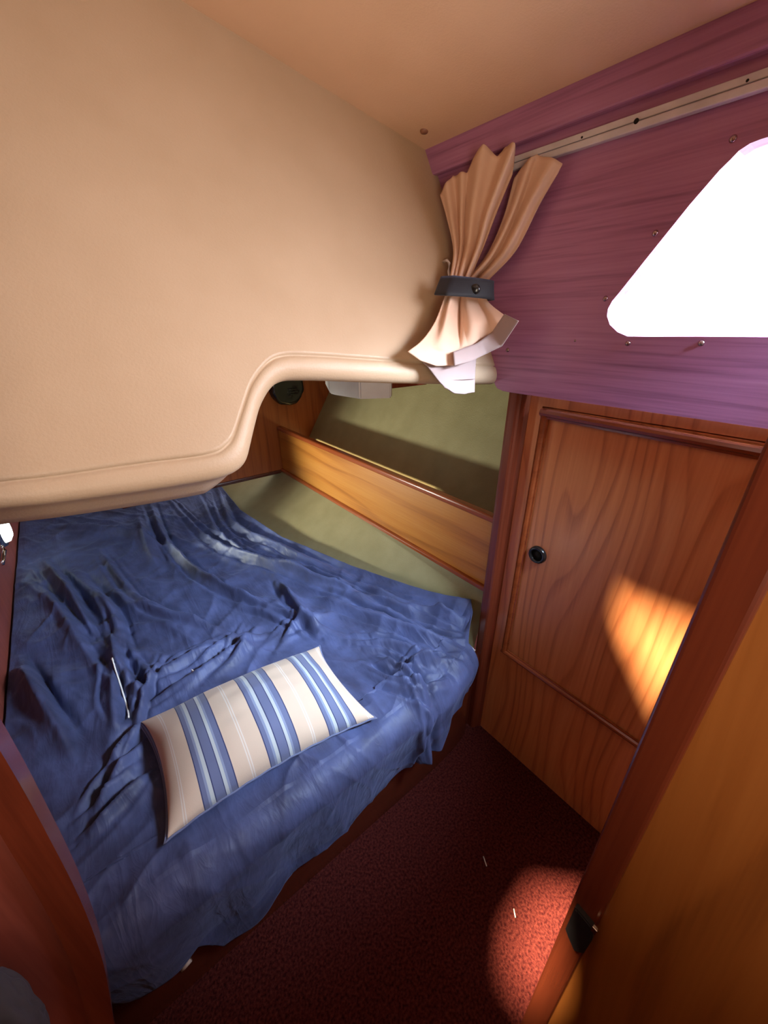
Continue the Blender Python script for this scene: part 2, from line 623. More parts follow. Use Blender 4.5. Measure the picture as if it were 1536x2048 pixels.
# padded cream front of the cockpit seat and footwell: leaning sheet with a rolled lower lip
LIP = [(-0.151, -0.247), (-0.126, -0.248), (-0.099, -0.250), (-0.052, -0.256), (0.000, -0.261), (0.060, -0.266), (0.128, -0.270), (0.166, -0.271), (0.190, -0.269), (0.206, -0.265), (0.221, -0.257), (0.233, -0.244), (0.246, -0.222), (0.263, -0.192), (0.280, -0.164), (0.295, -0.145), (0.310, -0.130), (0.324, -0.120), (0.338, -0.115), (0.353, -0.113), (0.375, -0.114), (0.421, -0.118), (0.508, -0.128), (0.606, -0.139), (0.696, -0.148), (0.816, -0.160), (0.930, -0.170), (0.962, -0.173)]
CRE = [(-0.141, -0.202), (-0.115, -0.203), (-0.088, -0.205), (-0.040, -0.209), (0.014, -0.211), (0.075, -0.213), (0.144, -0.217), (0.169, -0.217), (0.183, -0.215), (0.195, -0.209), (0.206, -0.201), (0.217, -0.188), (0.232, -0.165), (0.250, -0.138), (0.268, -0.112), (0.284, -0.095), (0.299, -0.082), (0.313, -0.072), (0.329, -0.064), (0.347, -0.060), (0.371, -0.059), (0.426, -0.063), (0.528, -0.074), (0.627, -0.085), (0.718, -0.095), (0.839, -0.106), (0.945, -0.115), (0.962, -0.117)]
LIP = [(-1.35, -0.235)] + [(-0.60, -0.240)] + LIP
CRE = [(-1.35, -0.190)] + [(-0.60, -0.195)] + CRE
LIP = smooth_poly(LIP, 200)
CRE = smooth_poly(CRE, 200)
k_ = math.hypot(0.55, 1)
E2 = np.array([0, 0.55 / k_, 1 / k_])
NN = np.array([0, -1 / k_, 0.55 / k_])          # towards the cabin
O_ = np.array([0, 0.768, 0])


def panel(a, b, d=0.0):
    p = O_ + np.array([a, 0, 0]) + E2 * b + (np.array([0, d, 0]) if d > 0 else -NN * d)
    return tuple(p)


bm = bmesh.new()
rows = []
# straight upper part: from ceiling down to the seam, in steps
for t in np.linspace(0, 1, 14):
    rr = []
    for (cx, cy), (lx, ly) in zip(CRE, LIP):
        ztop = ceil_z(cx) + 0.02
        top = ztop * k_
        rr.append(panel(cx, lerp(top, cy + 0.010, t)))
    rows.append(rr)
rows.append([panel(cx, cy + 0.0022) for cx, cy in CRE])
# stitched groove
rows.append([panel(cx, cy, 0.007) for cx, cy in CRE])
rows.append([panel(lerp(cx, lx, 0.045), lerp(cy, ly, 0.045), 0.0) for (cx, cy), (lx, ly) in zip(CRE, LIP)])
R = 0.046
for t in np.linspace(0.12, 1, 12):
    a = t * math.pi / 2
    rr = []
    for (cx, cy), (lx, ly) in zip(CRE, LIP):
        q = np.array([cx, cy]) + (np.array([lx, ly]) - np.array([cx, cy])) * math.sin(a)
        bulge = 0.002 * math.sin(min(1.0, t * 3.0) * math.pi / 2)
        rr.append(panel(q[0], q[1], R * (1 - math.cos(a)) - bulge))
    rows.append(rr)
last = rows[-1]
for dy in (0.015, 0.03, 0.045):
    rows.append([(p[0], p[1] + dy, p[2] - 0.9 * dy * min(1, max(0, (0.26 - p[0]) / 0.10))) for p in last])
last = rows[-1]
for dy in (0.05, 0.10, 0.2, 0.5, 1.0, 1.7, 2.45):
    rows.append([(p[0], p[1] + dy, p[2]) for p in last])
grid(bm, rows)
link('wall_aft', bm, M_CREAM, smooth=True, kind='structure')

# teak end bulkhead at the far end of the berth
bm = bmesh.new()
plate(bm, [(0.1, 2.30, -0.835), (0.987, 2.30, -0.852), (1.06, 2.30, -0.852), (1.20, 2.30, -0.675), (1.37, 2.30, -0.407), (1.54, 2.30, -0.10), (0.1, 2.30, -0.10)], [], (0, 0.03, 0))
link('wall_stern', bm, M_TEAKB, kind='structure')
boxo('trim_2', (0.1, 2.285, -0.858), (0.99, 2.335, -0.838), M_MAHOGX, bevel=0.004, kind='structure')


# hull lining above and below the shelf
def hull_x(y):
    return float(np.interp(y, [0.5, 0.69, 0.87, 1.22, 1.65, 2.08, 2.57, 3.1], [1.0, 0.975, 0.905, 0.79, 0.665, 0.62, 0.66, 0.66]))


bm = bmesh.new()
rows = []
for y in np.linspace(0.60, 2.31, 16):
    rows.append([(1.05 + 0.0 * y, y, -0.86), (1.09, y, -0.85), (1.205, y, -0.667), (1.37, y, -0.407), (1.56, y, -0.09)])
grid(bm, rows)
link('wall_hull', bm, M_HULL, smooth=True, kind='structure')
bm = bmesh.new()
rows = []
for y in np.linspace(0.668, 3.05, 40):
    xb = hull_x(y)
    xt = 1.02 if y < 2.35 else lerp(1.02, 0.86, min(1, (y - 2.35) / 0.5))
    pts = []
    for t in np.linspace(0, 1, 9):
        pts.append((lerp(xt, xb, t ** 1.25), y, lerp(-0.82, -1.03, t)))
    pts.append((xb - 0.03, y, -1.2))
    rows.append(pts)
grid(bm, rows)
link('wall_hull_lower', bm, M_HULL, smooth=True, kind='structure')
boxo('wall_end', (-0.4, 3.0, -1.3), (1.1, 3.04, -0.3), M_HULL, kind='structure')
boxo('ceiling_berth', (0.998, 0.60, -0.150), (1.65, 2.33, -0.120), M_CREAM, kind='structure')
boxo('wall_berth_head', (1.022, 0.640, -1.5), (1.65, 0.662, -0.15), M_MAHOG, kind='structure')
boxo('wall_left', (-0.40, 0.45, -1.5), (-0.36, 3.04, -0.15), M_PARTITION, kind='structure')
boxo('wall_port', (-1.39, -1.3, -1.5), (-1.35, 1.45, 1.0), M_CREAM, kind='structure')
boxo('wall_front', (-1.39, -1.34, -1.5), (1.1, -1.3, 1.0), M_CREAM, kind='structure')

# left jamb of the cabin doorway, close to the camera
bm = bmesh.new()
EDGE = [tuple(p) for p in smooth_poly([(-0.146, 0.5), (-0.146, -0.1), (-0.147, -0.40), (-0.152, -0.56), (-0.160, -0.71), (-0.175, -0.86), (-0.198, -1.0), (-0.225, -1.15), (-0.24, -1.30), (-0.245, -1.5)], 40)]
plate(bm, [(x - 0.018, 0.470, z) for x, z in EDGE] + [(-1.35, 0.470, -1.5), (-1.35, 0.470, 0.5)], [], (0, 0.02, 0))
link('wall_partition', bm, M_PARTITION, kind='structure')
bm = bmesh.new()
plate(bm, [(x, 0.458, z) for x, z in EDGE] + [(x - 0.032, 0.458, z) for x, z in EDGE[::-1]], [], (0, 0.042, 0))
link('trim_3', bm, M_MAHOG, kind='structure')

# post between the berth and the locker
bm = bmesh.new()
prof = [(1.02, 0.664), (0.975, 0.664), (0.967, 0.660), (0.9645, 0.652), (0.9645, 0.634), (0.967, 0.628), (0.973, 0.624), (0.990, 0.620), (0.998, 0.612), (1.02, 0.612)]
plate(bm, [(x, y, -1.5) for x, y in prof], [], (0, 0, 1.345))
link('trim_4', bm, M_MAHOG, kind='structure')

# ================================================================== THINGS
# ---- wardrobe locker under the window
lock = thing('wardrobe_locker', 'teak wardrobe locker below the window with one framed door', 'locker', (1.02, 0.25, -1.5))
bm = bmesh.new()
plate(bm, [(1.0, y, z) for y, z in [(-0.9, -1.5), (0.612, -1.5), (0.612, -0.15), (-0.9, -0.15)]], [[(1.0, y, z) for y, z in [(0.0, -1.06), (0.575, -1.06), (0.575, -0.195), (0.0, -0.195)]]], (0.03, 0, 0))
link('face_frame', bm, M_TEAK, lock)
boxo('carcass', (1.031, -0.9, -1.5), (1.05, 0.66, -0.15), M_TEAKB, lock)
bm = bmesh.new()
box(bm, (1.003, 0.003, -1.057), (1.026, 0.572, -0.198), 0.002)
door = link('door', bm, M_TEAK, lock)


def bead(name, a, b, r, parent):
    a, b = Vector(a), Vector(b)
    bm = bmesh.new()
    d = (b - a).normalized()
    side = Vector((-1, 0, 0))
    up = d.cross(side).normalized()
    prof_ = [(-1.0, 0.0), (-1.0, 0.45), (-0.7, 0.9), (-0.2, 1.1), (0.3, 0.9), (0.6, 0.45), (1.0, 0.35), (1.0, 0.0)]
    r0 = [bm.verts.new(a + up * u * r + side * h * r * 1.2) for u, h in prof_]
    r1 = [bm.verts.new(b + up * u * r + side * h * r * 1.2) for u, h in prof_]
    for i in range(len(prof_) - 1):
        bm.faces.new((r0[i], r0[i + 1], r1[i + 1], r1[i]))
    bm.faces.new(r0[::-1])
    bm.faces.new(r1)
    return link(name, bm, M_MAHOGY if name != 'stile_bead' else M_MAHOG, parent)


bead('door_bead', (1.0, 0.572, -0.212), (1.0, 0.0, -0.217), 0.013, door)
bead('door_bead', (1.0, 0.560, -1.05), (1.0, 0.560, -0.200), 0.010, door)
bead('door_bead', (1.0, 0.0, -1.052), (1.0, 0.572, -1.047), 0.010, door)
bm = bmesh.new()
lathe(bm, [(0.016, 0.001), (0.017, 0.008), (0.020, 0.012), (0.025, 0.011), (0.0275, 0.006), (0.028, -0.002)], (1.003, 0.510, -0.626), (-1, 0, 0), 40)
fp = link('finger_pull', bm, M_BLACK, door, True)
bm = bmesh.new()
lathe(bm, [(0.0, 0.002), (0.0165, 0.002), (0.0165, -0.001)], (1.003, 0.510, -0.626), (-1, 0, 0), 32)
link('finger_hole', bm, M_HOLE, door, True)

# ---- shelf along the hull
sh = thing('shelf', 'long teak shelf along the hull with a high fiddle board, above the berth', 'shelf', (1.03, 1.5, -0.85))
bm = bmesh.new()
box(bm, (1.0, 0.655, -0.835), (1.02, 2.30, -0.568), 0.003)
link('fiddle_board', bm, M_TEAKS, sh)
bm = bmesh.new()
box(bm, (0.990, 0.655, -0.585), (1.026, 2.30, -0.560), 0.008, 3)
link('top_trim', bm, M_MAHOGY, sh)
bm = bmesh.new()
box(bm, (0.984, 0.655, -0.852), (1.03, 2.30, -0.832), 0.006, 3)
link('bottom_trim', bm, M_MAHOGY, sh)
bm = bmesh.new()
box(bm, (1.02, 0.665, -0.845), (1.15, 2.30, -0.825), 0.0)
link('shelf_board', bm, M_TEAKS, sh)

# ---- berth base with curved front board
bt = thing('berth', 'dark varnished berth base with a rounded front rail under the blue sheet', 'berth', (0.3, 0.6, -1.5))
front = smooth_poly([(-0.355, 0.605), (0.0, 0.605), (0.25, 0.605), (0.5, 0.605), (0.70, 0.606), (0.82, 0.612), (0.90, 0.624), (0.945, 0.642), (0.962, 0.662)], 50)
bm = bmesh.new()
plate(bm, [(x, y, -1.5) for x, y in front] + [(x, y + 0.03, -1.5) for x, y in front[::-1]], [], (0, 0, 0.38))
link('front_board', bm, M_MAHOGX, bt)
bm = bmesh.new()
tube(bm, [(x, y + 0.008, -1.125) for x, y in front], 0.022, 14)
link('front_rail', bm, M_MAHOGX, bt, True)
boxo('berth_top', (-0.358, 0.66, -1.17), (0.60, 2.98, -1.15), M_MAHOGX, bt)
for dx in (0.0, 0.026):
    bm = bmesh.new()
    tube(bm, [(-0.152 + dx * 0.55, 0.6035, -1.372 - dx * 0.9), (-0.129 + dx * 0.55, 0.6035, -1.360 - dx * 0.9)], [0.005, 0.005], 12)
    link('varnish_glint', bm, M_PALEM, bt, True)  # pale ovals modelled in place of light reflections on the varnish

# ---- mattress
bm = bmesh.new()
left, right = [], []
ys = np.linspace(0.625, 2.95, 40)
rows = []
for z, ins in ((-1.148, 0.0), (-1.04, 0.0), (-1.02, 0.012), (-1.012, 0.03)):
    rows.append([(hull_x(y) - 0.05 - ins - (0.03 if y < 0.7 else 0.0) * (0.7 - y) / 0.1, y + (ins if y < 0.63 else 0), z) for y in ys] + [(-0.35 + ins, y + (ins if y < 0.63 else 0), z) for y in ys[::-1]])
V = [[bm.verts.new(p) for p in r] for r in rows]
n_ = len(V[0])
for a, b in zip(V, V[1:]):
    for j in range(n_):
        bm.faces.new((a[j], a[(j + 1) % n_], b[(j + 1) % n_], b[j]))
h = n_ // 2
for vv in (V[-1], V[0]):
    for j in range(h - 1):
        bm.faces.new((vv[j], vv[j + 1], vv[n_ - 2 - j], vv[n_ - 1 - j]))
mt = link('mattress', bm, M_MATT, base=W((0.25, 1.7, -1.15)))
tag(mt, 'pale berth mattress showing at its edge under the navy sheet', 'mattress')

# ---- crumpled navy sheet
STROKES = [[(0.347, 2.657), (0.393, 1.896), (0.499, 1.524), (0.635, 1.224), (0.757, 0.854), (0.867, 0.637)], [(0.257, 2.631), (0.224, 1.968), (0.297, 1.450), (0.423, 1.156), (0.543, 0.896)], [(0.646, 2.523), (0.549, 1.978), (0.626, 1.587), (0.753, 1.175)], [(0.520, 2.519), (0.452, 1.849), (0.552, 1.430), (0.709, 1.040), (0.892, 0.781)], [(0.602, 1.250), (0.716, 0.921), (0.800, 0.691), (0.869, 0.606)], [(0.622, 1.375), (0.746, 1.092), (0.868, 0.837)], [(0.585, 1.139), (0.703, 0.846), (0.815, 0.592)], [(-0.312, 1.980), (-0.208, 1.659), (-0.164, 1.402), (-0.099, 1.125)], [(-0.260, 2.182), (-0.172, 1.743), (-0.131, 1.464)], [(-0.157, 1.997), (-0.061, 1.542), (-0.060, 1.318)], [(-0.334, 1.482), (-0.284, 1.272), (-0.254, 1.089)], [(-0.320, 1.394), (-0.252, 1.163), (-0.215, 1.006)], [(-0.051, 2.128), (0.038, 1.536), (0.193, 1.238)], [(-0.028, 1.669), (0.079, 1.395), (0.203, 1.214)], [(0.487, 0.971), (0.435, 1.182), (0.338, 1.336)], [(0.487, 0.971), (0.494, 1.173), (0.504, 1.328)], [(-0.051, 1.023), (0.101, 1.033), (0.242, 1.077), (0.350, 1.081)], [(-0.053, 1.088), (0.081, 1.125), (0.245, 1.133)], [(0.119, 0.995), (0.226, 1.035), (0.343, 1.151)], [(0.035, 1.187), (-0.030, 1.069), (-0.074, 0.963)], [(-0.082, 1.255), (-0.110, 1.090), (-0.118, 0.981)], [(-0.143, 0.869), (-0.102, 0.933), (-0.063, 0.955)], [(-0.182, 0.790), (-0.124, 0.854), (-0.061, 0.900)], [(-0.204, 0.748), (-0.135, 0.778), (-0.067, 0.809)], [(0.520, 0.774), (0.546, 0.655), (0.616, 0.576), (0.702, 0.554)], [(0.582, 0.750), (0.606, 0.631), (0.581, 0.539)], [(0.543, 0.866), (0.661, 0.743), (0.706, 0.600)], [(0.594, 0.664), (0.670, 0.654), (0.783, 0.564)], [(-0.079, 1.392), (-0.076, 1.199), (-0.037, 1.032)], [(-0.190, 2.568), (0.067, 2.222), (0.193, 1.933)], [(0.170, 2.435), (0.137, 1.978), (0.137, 1.762)], [(0.883, 0.825), (0.901, 0.739), (0.924, 0.687)], [(0.357, 1.015), (0.456, 1.060), (0.570, 1.039)]]
HEM = [(-0.24, -1.10), (-0.219, -1.12), (-0.211, -1.16), (-0.196, -1.199), (-0.124, -1.205), (-0.083, -1.200), (-0.062, -1.243), (-0.041, -1.300), (0.016, -1.290), (0.141, -1.243), (0.268, -1.218), (0.435, -1.205), (0.510, -1.150), (0.577, -1.125), (0.645, -1.100), (0.717, -1.070), (0.80, -1.03), (0.87, -1.01)]
NS, NT = 360, 400
s = np.linspace(0, 1, NS)[None, :]
hemx = np.array([a * 1.073 for a, b in HEM])
hemz = np.array([b * 1.073 for a, b in HEM])
# path parameter t: first drop part (hem -> edge), then flat part
ND = 80
RB = 0.05
YF = 0.530
X = np.zeros((NT, NS))
Y = np.zeros((NT, NS))
Z = np.zeros((NT, NS))
flat_y = YF + RB + (2.93 - YF - RB) * np.linspace(0, 1, NT - ND) ** 1.6
xr_tab_y = [0.5, 0.545, 0.6, 0.69, 0.87, 1.22, 1.65, 2.08, 2.57, 3.0]
xr_tab_x = [0.84, 0.87, 0.945, 0.985, 0.930, 0.795, 0.672, 0.628, 0.668, 0.66]
for i in range(NT):
    if i < ND:
        t = i / ND
        xs = lerp(-0.235, 0.86, s[0])
        hz = np.interp(xs, hemx, hemz)
        L1 = (-0.985 - RB) - hz            # vertical run
        tot = L1 + RB * math.pi / 2
        d = t * tot
        ang = np.clip((d - L1) / RB, 0, math.pi / 2)
        vert = d < L1
        Z[i] = np.where(vert, hz + d, (-0.985 - RB) + RB * np.sin(ang))
        Y[i] = np.where(vert, YF + 0.055 * np.clip((L1 - d) / 0.25, 0, 1), YF + RB * (1 - np.cos(ang)))
        X[i] = xs
    else:
        y = flat_y[i - ND]
        b = min(1, (y - YF - RB) / 0.10)
        xl = lerp(-0.235, -0.352, b) if y > 0.66 else -0.235
        xr = lerp(0.86, float(np.interp(y, xr_tab_y, xr_tab_x)), min(1, (y - YF - RB) / 0.05))
        X[i] = lerp(xl, xr, s[0])
        Y[i] = y
        Z[i] = -0.985
# curve the front edge back towards the post on the right
bend = np.clip((X - 0.62) / 0.35, 0, 1) ** 2 * 0.10 * np.clip((0.75 - Y) / 0.2, 0, 1)
Y = Y + bend
hgt = np.zeros_like(X)


def add_stroke(pl, amp, wid):
    P = smooth_poly(pl, 40)
    best = np.full(X.shape, 1e9)
    side = np.zeros(X.shape)
    tt = np.zeros(X.shape)
    for j, (a, b) in enumerate(zip(P, P[1:])):
        d = b - a
        l2 = d @ d + 1e-12
        u = np.clip(((X - a[0]) * d[0] + (Y - a[1]) * d[1]) / l2, 0, 1)
        ex = X - (a[0] + u * d[0])
        ey = Y - (a[1] + u * d[1])
        q = np.sqrt(ex * ex + ey * ey)
        sg = np.sign(d[0] * ey - d[1] * ex)
        k = q < best
        best = np.where(k, q, best)
        side = np.where(k, sg * q, side)
        tt = np.where(k, (j + u) / (len(P) - 1), tt)
    env = np.sin(np.clip(tt, 0.02, 0.98) * math.pi) ** 0.6
    sh_ = side / wid
    prof_ = np.exp(-np.abs(sh_) ** 1.3) - 0.6 * np.exp(-((sh_ - 1.3) ** 2) / 0.6)
    return amp * env * prof_


rnd = random.Random(3)
for pl in STROKES:
    wid = 0.010 + 0.010 * rnd.random()
    far = np.mean([p[1] for p in pl])
    hgt += add_stroke(pl, (0.025 + 0.014 * rnd.random()) * (1.0 + 0.25 * max(0, far - 1)), wid * (1.0 + 0.5 * max(0, far - 1)))

for rep in range(2):
    for pl in STROKES:
        ox, oy = rnd.uniform(-0.05, 0.05), rnd.uniform(-0.06, 0.06)
        far = np.mean([p[1] for p in pl])
        hgt += add_stroke([(a + ox + rnd.uniform(-0.012, 0.012), b + oy) for a, b in pl], 0.008 + 0.006 * rnd.random(), (0.006 + 0.005 * rnd.random()) * (1.0 + 0.5 * max(0, far - 1)))

# organic creases from warped ridged noise, oriented by two directions
for i in range(NT):
    for j in range(NS):
        x, y = X[i, j], Y[i, j]
        z = Z[i, j]
        fy = y + (z + 0.985) if i < ND else y
        w1 = noise.noise(Vector((x * 2.3, fy * 2.3, 1.7)))
        w2 = noise.noise(Vector((x * 2.3 + 7, fy * 2.3, 4.1)))
        a = x + 0.10 * w1
        b = fy + 0.10 * w2
        # right half: folds run along the hull; left half: folds run down towards the pillow
        r1 = 0.80 * a + 0.60 * b
        r2 = 0.60 * a - 0.80 * b
        n1 = 1 - abs(noise.noise(Vector((r1 * 9.0, r2 * 2.6, 0.3)))) * 2
        n2 = 1 - abs(noise.noise(Vector((r2 * 8.0, r1 * 4.0, 5.3)))) * 2
        n3 = 1 - abs(noise.noise(Vector((r1 * 24.0, r2 * 9.0, 2.9)))) * 2
        n4 = noise.noise(Vector((x * 3.2, fy * 3.2, 9.2)))
        m = 0.5 + 0.5 * noise.noise(Vector((x * 2.0 + 3, fy * 2.0, 6.6)))
        kk = 1.0 if i >= ND else 0.35
        hgt[i, j] += kk * (0.013 * max(0, n1) ** 3 * (0.3 + m) + 0.010 * max(0, n2) ** 3 * (1.2 - m) + 0.0045 * max(0, n3) ** 2 * m + 0.010 * n4)
# sheet rides up a little along the hull and is bunched there
edge = np.clip((s - 0.93) / 0.07, 0, 1)
rise = edge ** 2 * (0.035 + 0.03 * np.exp(-((Y - 0.72) / 0.10) ** 2)) * np.clip((Y - 0.62) / 0.1, 0, 1)
# normals: up on flat, outwards on the drop
nz = np.ones_like(X)
ny = np.zeros_like(X)
for i in range(ND):
    k = np.clip((-0.985 - Z[i]) / RB, 0, 1)
    nz[i] = np.sqrt(np.clip(1 - k * k, 0, 1))
    ny[i] = -k
damp = 1 - 0.75 * np.clip((0.03 - np.minimum(s * 1.2, (1 - s) * 1.2)) / 0.03, 0, 1)
big = np.zeros_like(X)
for i in range(ND):
    # soft hanging pleats towards the hem
    k = np.clip((-1.02 - Z[i]) / 0.25, 0, 1)
    big[i] = k * (0.010 * np.sin(X[i] * 24 + 1.3 * np.sin(X[i] * 7)) + 0.006)
Zf = Z + nz * (hgt * damp + 0.006) + rise
Yf = Y + ny * (np.abs(hgt) * 1.1 + big + 0.006)
bm = bmesh.new()
P = [[(X[i, j], Yf[i, j], Zf[i, j]) for j in range(NS)] for i in range(NT)]
uvl = bm.loops.layers.uv.new('UVMap')
VV = grid(bm, P)
UVX = {}
for i in range(NT):
    for j in range(NS):
        UVX[VV[i][j]] = (X[i, j], Y[i, j] + (Z[i, j] + 0.985 if i < ND else 0.0))
for f in bm.faces:
    for lp in f.loops:
        lp[uvl].uv = UVX[lp.vert]
bmesh.ops.recalc_face_normals(bm, faces=bm.faces)
bmesh.ops.solidify(bm, geom=list(bm.faces), thickness=0.0025)
sheet = link('bed_sheet', bm, M_SHEET, smooth=True, base=W((0.25, 0.6, -0.99)))
tag(sheet, 'crumpled dark navy blue sheet spread over the berth and hanging over its front', 'sheet')


def sheet_z(x, y):
    k = np.argmin((X[ND:] - x) ** 2 + (Y[ND:] - y) ** 2)
    return float(Zf[ND:].ravel()[k])


# ---- striped cushion
A, B, D_, E_ = [np.array(p) for p in [(-0.070, 0.962), (0.452, 0.905), (0.436, 0.578), (-0.076, 0.622)]]
NU, NV = 90, 60
base_z = -0.955
root = thing('cushion', 'oblong cream cushion with blue stripes lying on the navy sheet', 'cushion', (0.18, 0.77, -0.98))
bm = bmesh.new()
uvl = bm.loops.layers.uv.new('UVMap')
V = {}
uvs = {}
for side_ in (1, -1):
    for i in range(NU + 1):
        for j in range(NV + 1):
            if side_ == -1 and (i in (0, NU) or j in (0, NV)):
                V[(side_, i, j)] = V[(1, i, j)]
                continue
            u, v = i / NU, j / NV
            # pinched corners / bowed edges
            uu = u + 0.050 * (1 - 2 * u) * (4 * v * (1 - v)) ** 0.8 * abs(1 - 2 * u) ** 2
            vv = v + 0.080 * (1 - 2 * v) * (4 * u * (1 - u)) ** 0.8 * abs(1 - 2 * v) ** 2
            p2 = (1 - vv) * ((1 - uu) * A + uu * B) + vv * ((1 - uu) * E_ + uu * D_)
            f = (max(0, math.sin(math.pi * u)) ** 0.42) * (max(0, math.sin(math.pi * v)) ** 0.5)
            wr = noise.noise(Vector((u * 7, v * 5, 3))) * 0.006 + noise.noise(Vector((u * 3, v * 11, 8))) * 0.003
            edge_p = (0.004 * math.sin(u * 60) if j in (0, NV) else 0)
            hh = (0.105 if side_ == 1 else -0.018) * f + wr * f * (1 if side_ == 1 else 0.3) + edge_p * 0.3
            V[(side_, i, j)] = bm.verts.new((p2[0], p2[1], base_z + hh))
for side_ in (1, -1):
    for i in range(NU):
        for j in range(NV):
            q = [(i, j), (i + 1, j), (i + 1, j + 1), (i, j + 1)]
            if side_ == -1:
                q = q[::-1]
            try:
                f = bm.faces.new([V[(side_, a, b)] for a, b in q])
            except ValueError:
                continue
            for lp, (a, b) in zip(f.loops, q):
                lp[uvl].uv = (a / NU, b / NV)
rim = [V[(1, i, 0)].co.copy() for i in range(NU)] + [V[(1, NU, j)].co.copy() for j in range(NV)] + [V[(1, NU - i, NV)].co.copy() for i in range(NU)] + [V[(1, 0, NV - j)].co.copy() for j in range(NV + 1)]
link('cushion_cover', bm, M_STRIPE, root, True)
bm = bmesh.new()
tube(bm, rim, 0.0028, 6, False)
link('seam', bm, M_STRIPE, root, True)

# ---- thread and lint
bm = bmesh.new()
pts = [(-0.087, 1.221), (-0.087, 1.175), (-0.086, 1.137), (-0.085, 1.071), (-0.086, 1.011)]
tube(bm, [(x, y, sheet_z(x, y) + 0.009) for x, y in smooth_poly(pts, 24)], 0.0022, 6)
lathe(bm, [(0.0, 0.004), (0.005, 0.002), (0.005, 0.0)], (-0.087, 1.224, sheet_z(-0.087, 1.224) + 0.002), (0, 0, 1), 10)
tag(link('loose_thread', bm, M_LINT, None, True, None, W((-0.087, 1.1, -0.98))), 'thin white thread lying on the navy sheet left of the cushion', 'thread')
bm = bmesh.new()
z0 = sheet_z(0.097, 1.066) + 0.004
vv = [bm.verts.new(p) for p in [(0.092, 1.058, z0), (0.106, 1.062, z0 + 0.002), (0.094, 1.082, z0 + 0.006), (0.096, 1.064, z0 + 0.008)]]
for f in ((0, 1, 2), (0, 1, 3), (1, 2, 3), (0, 2, 3)):
    bm.faces.new([vv[i] for i in f])
tag(link('paper_scrap', bm, M_LINT, None, False, None, W((0.097, 1.066, -0.98))), 'tiny white scrap on the navy sheet behind the cushion', 'scrap')
for pts, lb in (([(0.650, 0.318, -1.496), (0.640, 0.300, -1.495), (0.637, 0.296, -1.493)], 'small pale crumb on the dark middle of the maroon carpet'),
                ([(0.619, 0.186, -1.495), (0.607, 0.172, -1.495)], 'small pale crumb on the sunlit edge of the maroon carpet')):
    bm = bmesh.new()
    tube(bm, pts, 0.0017, 6)
    tag(link('crumb', bm, M_LINT, None, True, None, W(pts[0])), lb, 'crumb', 'crumbs on the carpet')

# ---- curtain track
tk = thing('curtain_track', 'grey metal curtain track running above the window', 'curtain track', (0.955, 0.0, 0.33))
bm = bmesh.new()
box(bm, (0.950, -1.25, 0.335), (0.960, 0.90, 0.346), 0.001)
link('upper_flange', bm, M_METAL, tk)
bm = bmesh.new()
box(bm, (0.946, -1.25, 0.320), (0.960, 0.90, 0.3325), 0.002)
link('lower_flange', bm, M_METAL, tk)
bm = bmesh.new()
box(bm, (0.956, -1.25, 0.332), (0.9605, 0.90, 0.3355), 0.0)
link('slot', bm, M_METAL, tk)
for y in (0.5585, 0.455, 0.30):
    bm = bmesh.new()
    lathe(bm, [(0.0, 0.0008), (0.0042 if y == 0.455 else 0.002, 0.0008), (0.0042 if y == 0.455 else 0.002, -0.001)], (0.9455 if y == 0.455 else 0.950, y, 0.333 if y == 0.455 else 0.338), (-1, 0, 0), 14)
    link('screw_hole', bm, M_HOLE, tk)

# ---- curtain
LOBE_A = [
    [(0.891, 0.889, 0.301), (0.910, 0.867, 0.338), (0.910, 0.823, 0.331), (0.910, 0.801, 0.351), (0.910, 0.773, 0.365), (0.910, 0.733, 0.344), (0.910, 0.712, 0.354), (0.910, 0.689, 0.343), (0.910, 0.686, 0.304)],
    [(0.889, 0.859, 0.247), (0.910, 0.842, 0.252), (0.910, 0.792, 0.247), (0.910, 0.754, 0.243), (0.910, 0.721, 0.235)],
    [(0.876, 0.818, 0.172), (0.908, 0.815, 0.177), (0.910, 0.776, 0.177), (0.910, 0.748, 0.175)],
    [(0.833, 0.782, 0.107), (0.860, 0.781, 0.106), (0.902, 0.779, 0.105)],
    [(0.813, 0.769, 0.084), (0.892, 0.769, 0.084)]]
LOBE_B = [
    [(0.915, 0.683, 0.300), (0.915, 0.667, 0.313), (0.915, 0.633, 0.328), (0.915, 0.569, 0.299), (0.915, 0.575, 0.286)],
    [(0.915, 0.702, 0.228), (0.915, 0.660, 0.235), (0.915, 0.608, 0.240)],
    [(0.915, 0.742, 0.157), (0.915, 0.699, 0.158), (0.915, 0.657, 0.158)],
    [(0.887, 0.780, 0.104), (0.915, 0.771, 0.104), (0.915, 0.732, 0.100)],
    [(0.877, 0.769, 0.083), (0.915, 0.731, 0.081)]]
SKIRT = [
    [(0.812, 0.766, 0.087), (0.895, 0.717, 0.079)],
    [(0.782, 0.749, 0.057), (0.858, 0.749, 0.057), (0.895, 0.707, 0.052)],
    [(0.727, 0.721, 0.006), (0.826, 0.715, -0.005), (0.895, 0.658, 0.023)],
    [(0.671, 0.702, -0.030), (0.749, 0.689, -0.053), (0.863, 0.693, -0.045), (0.895, 0.633, 0.014)],
    [(0.615, 0.689, -0.052), (0.644, 0.679, -0.071), (0.688, 0.672, -0.084), (0.750, 0.671, -0.086), (0.808, 0.675, -0.079), (0.872, 0.682, -0.066), (0.895, 0.651, -0.047), (0.895, 0.612, 0.009)]]
HEMB = [
    [(0.735, 0.667, -0.056), (0.822, 0.675, -0.041), (0.875, 0.668, -0.016), (0.875, 0.638, 0.024)],
    [(0.726, 0.652, -0.084), (0.785, 0.655, -0.078), (0.852, 0.663, -0.064), (0.875, 0.635, -0.046), (0.875, 0.597, 0.009)]]
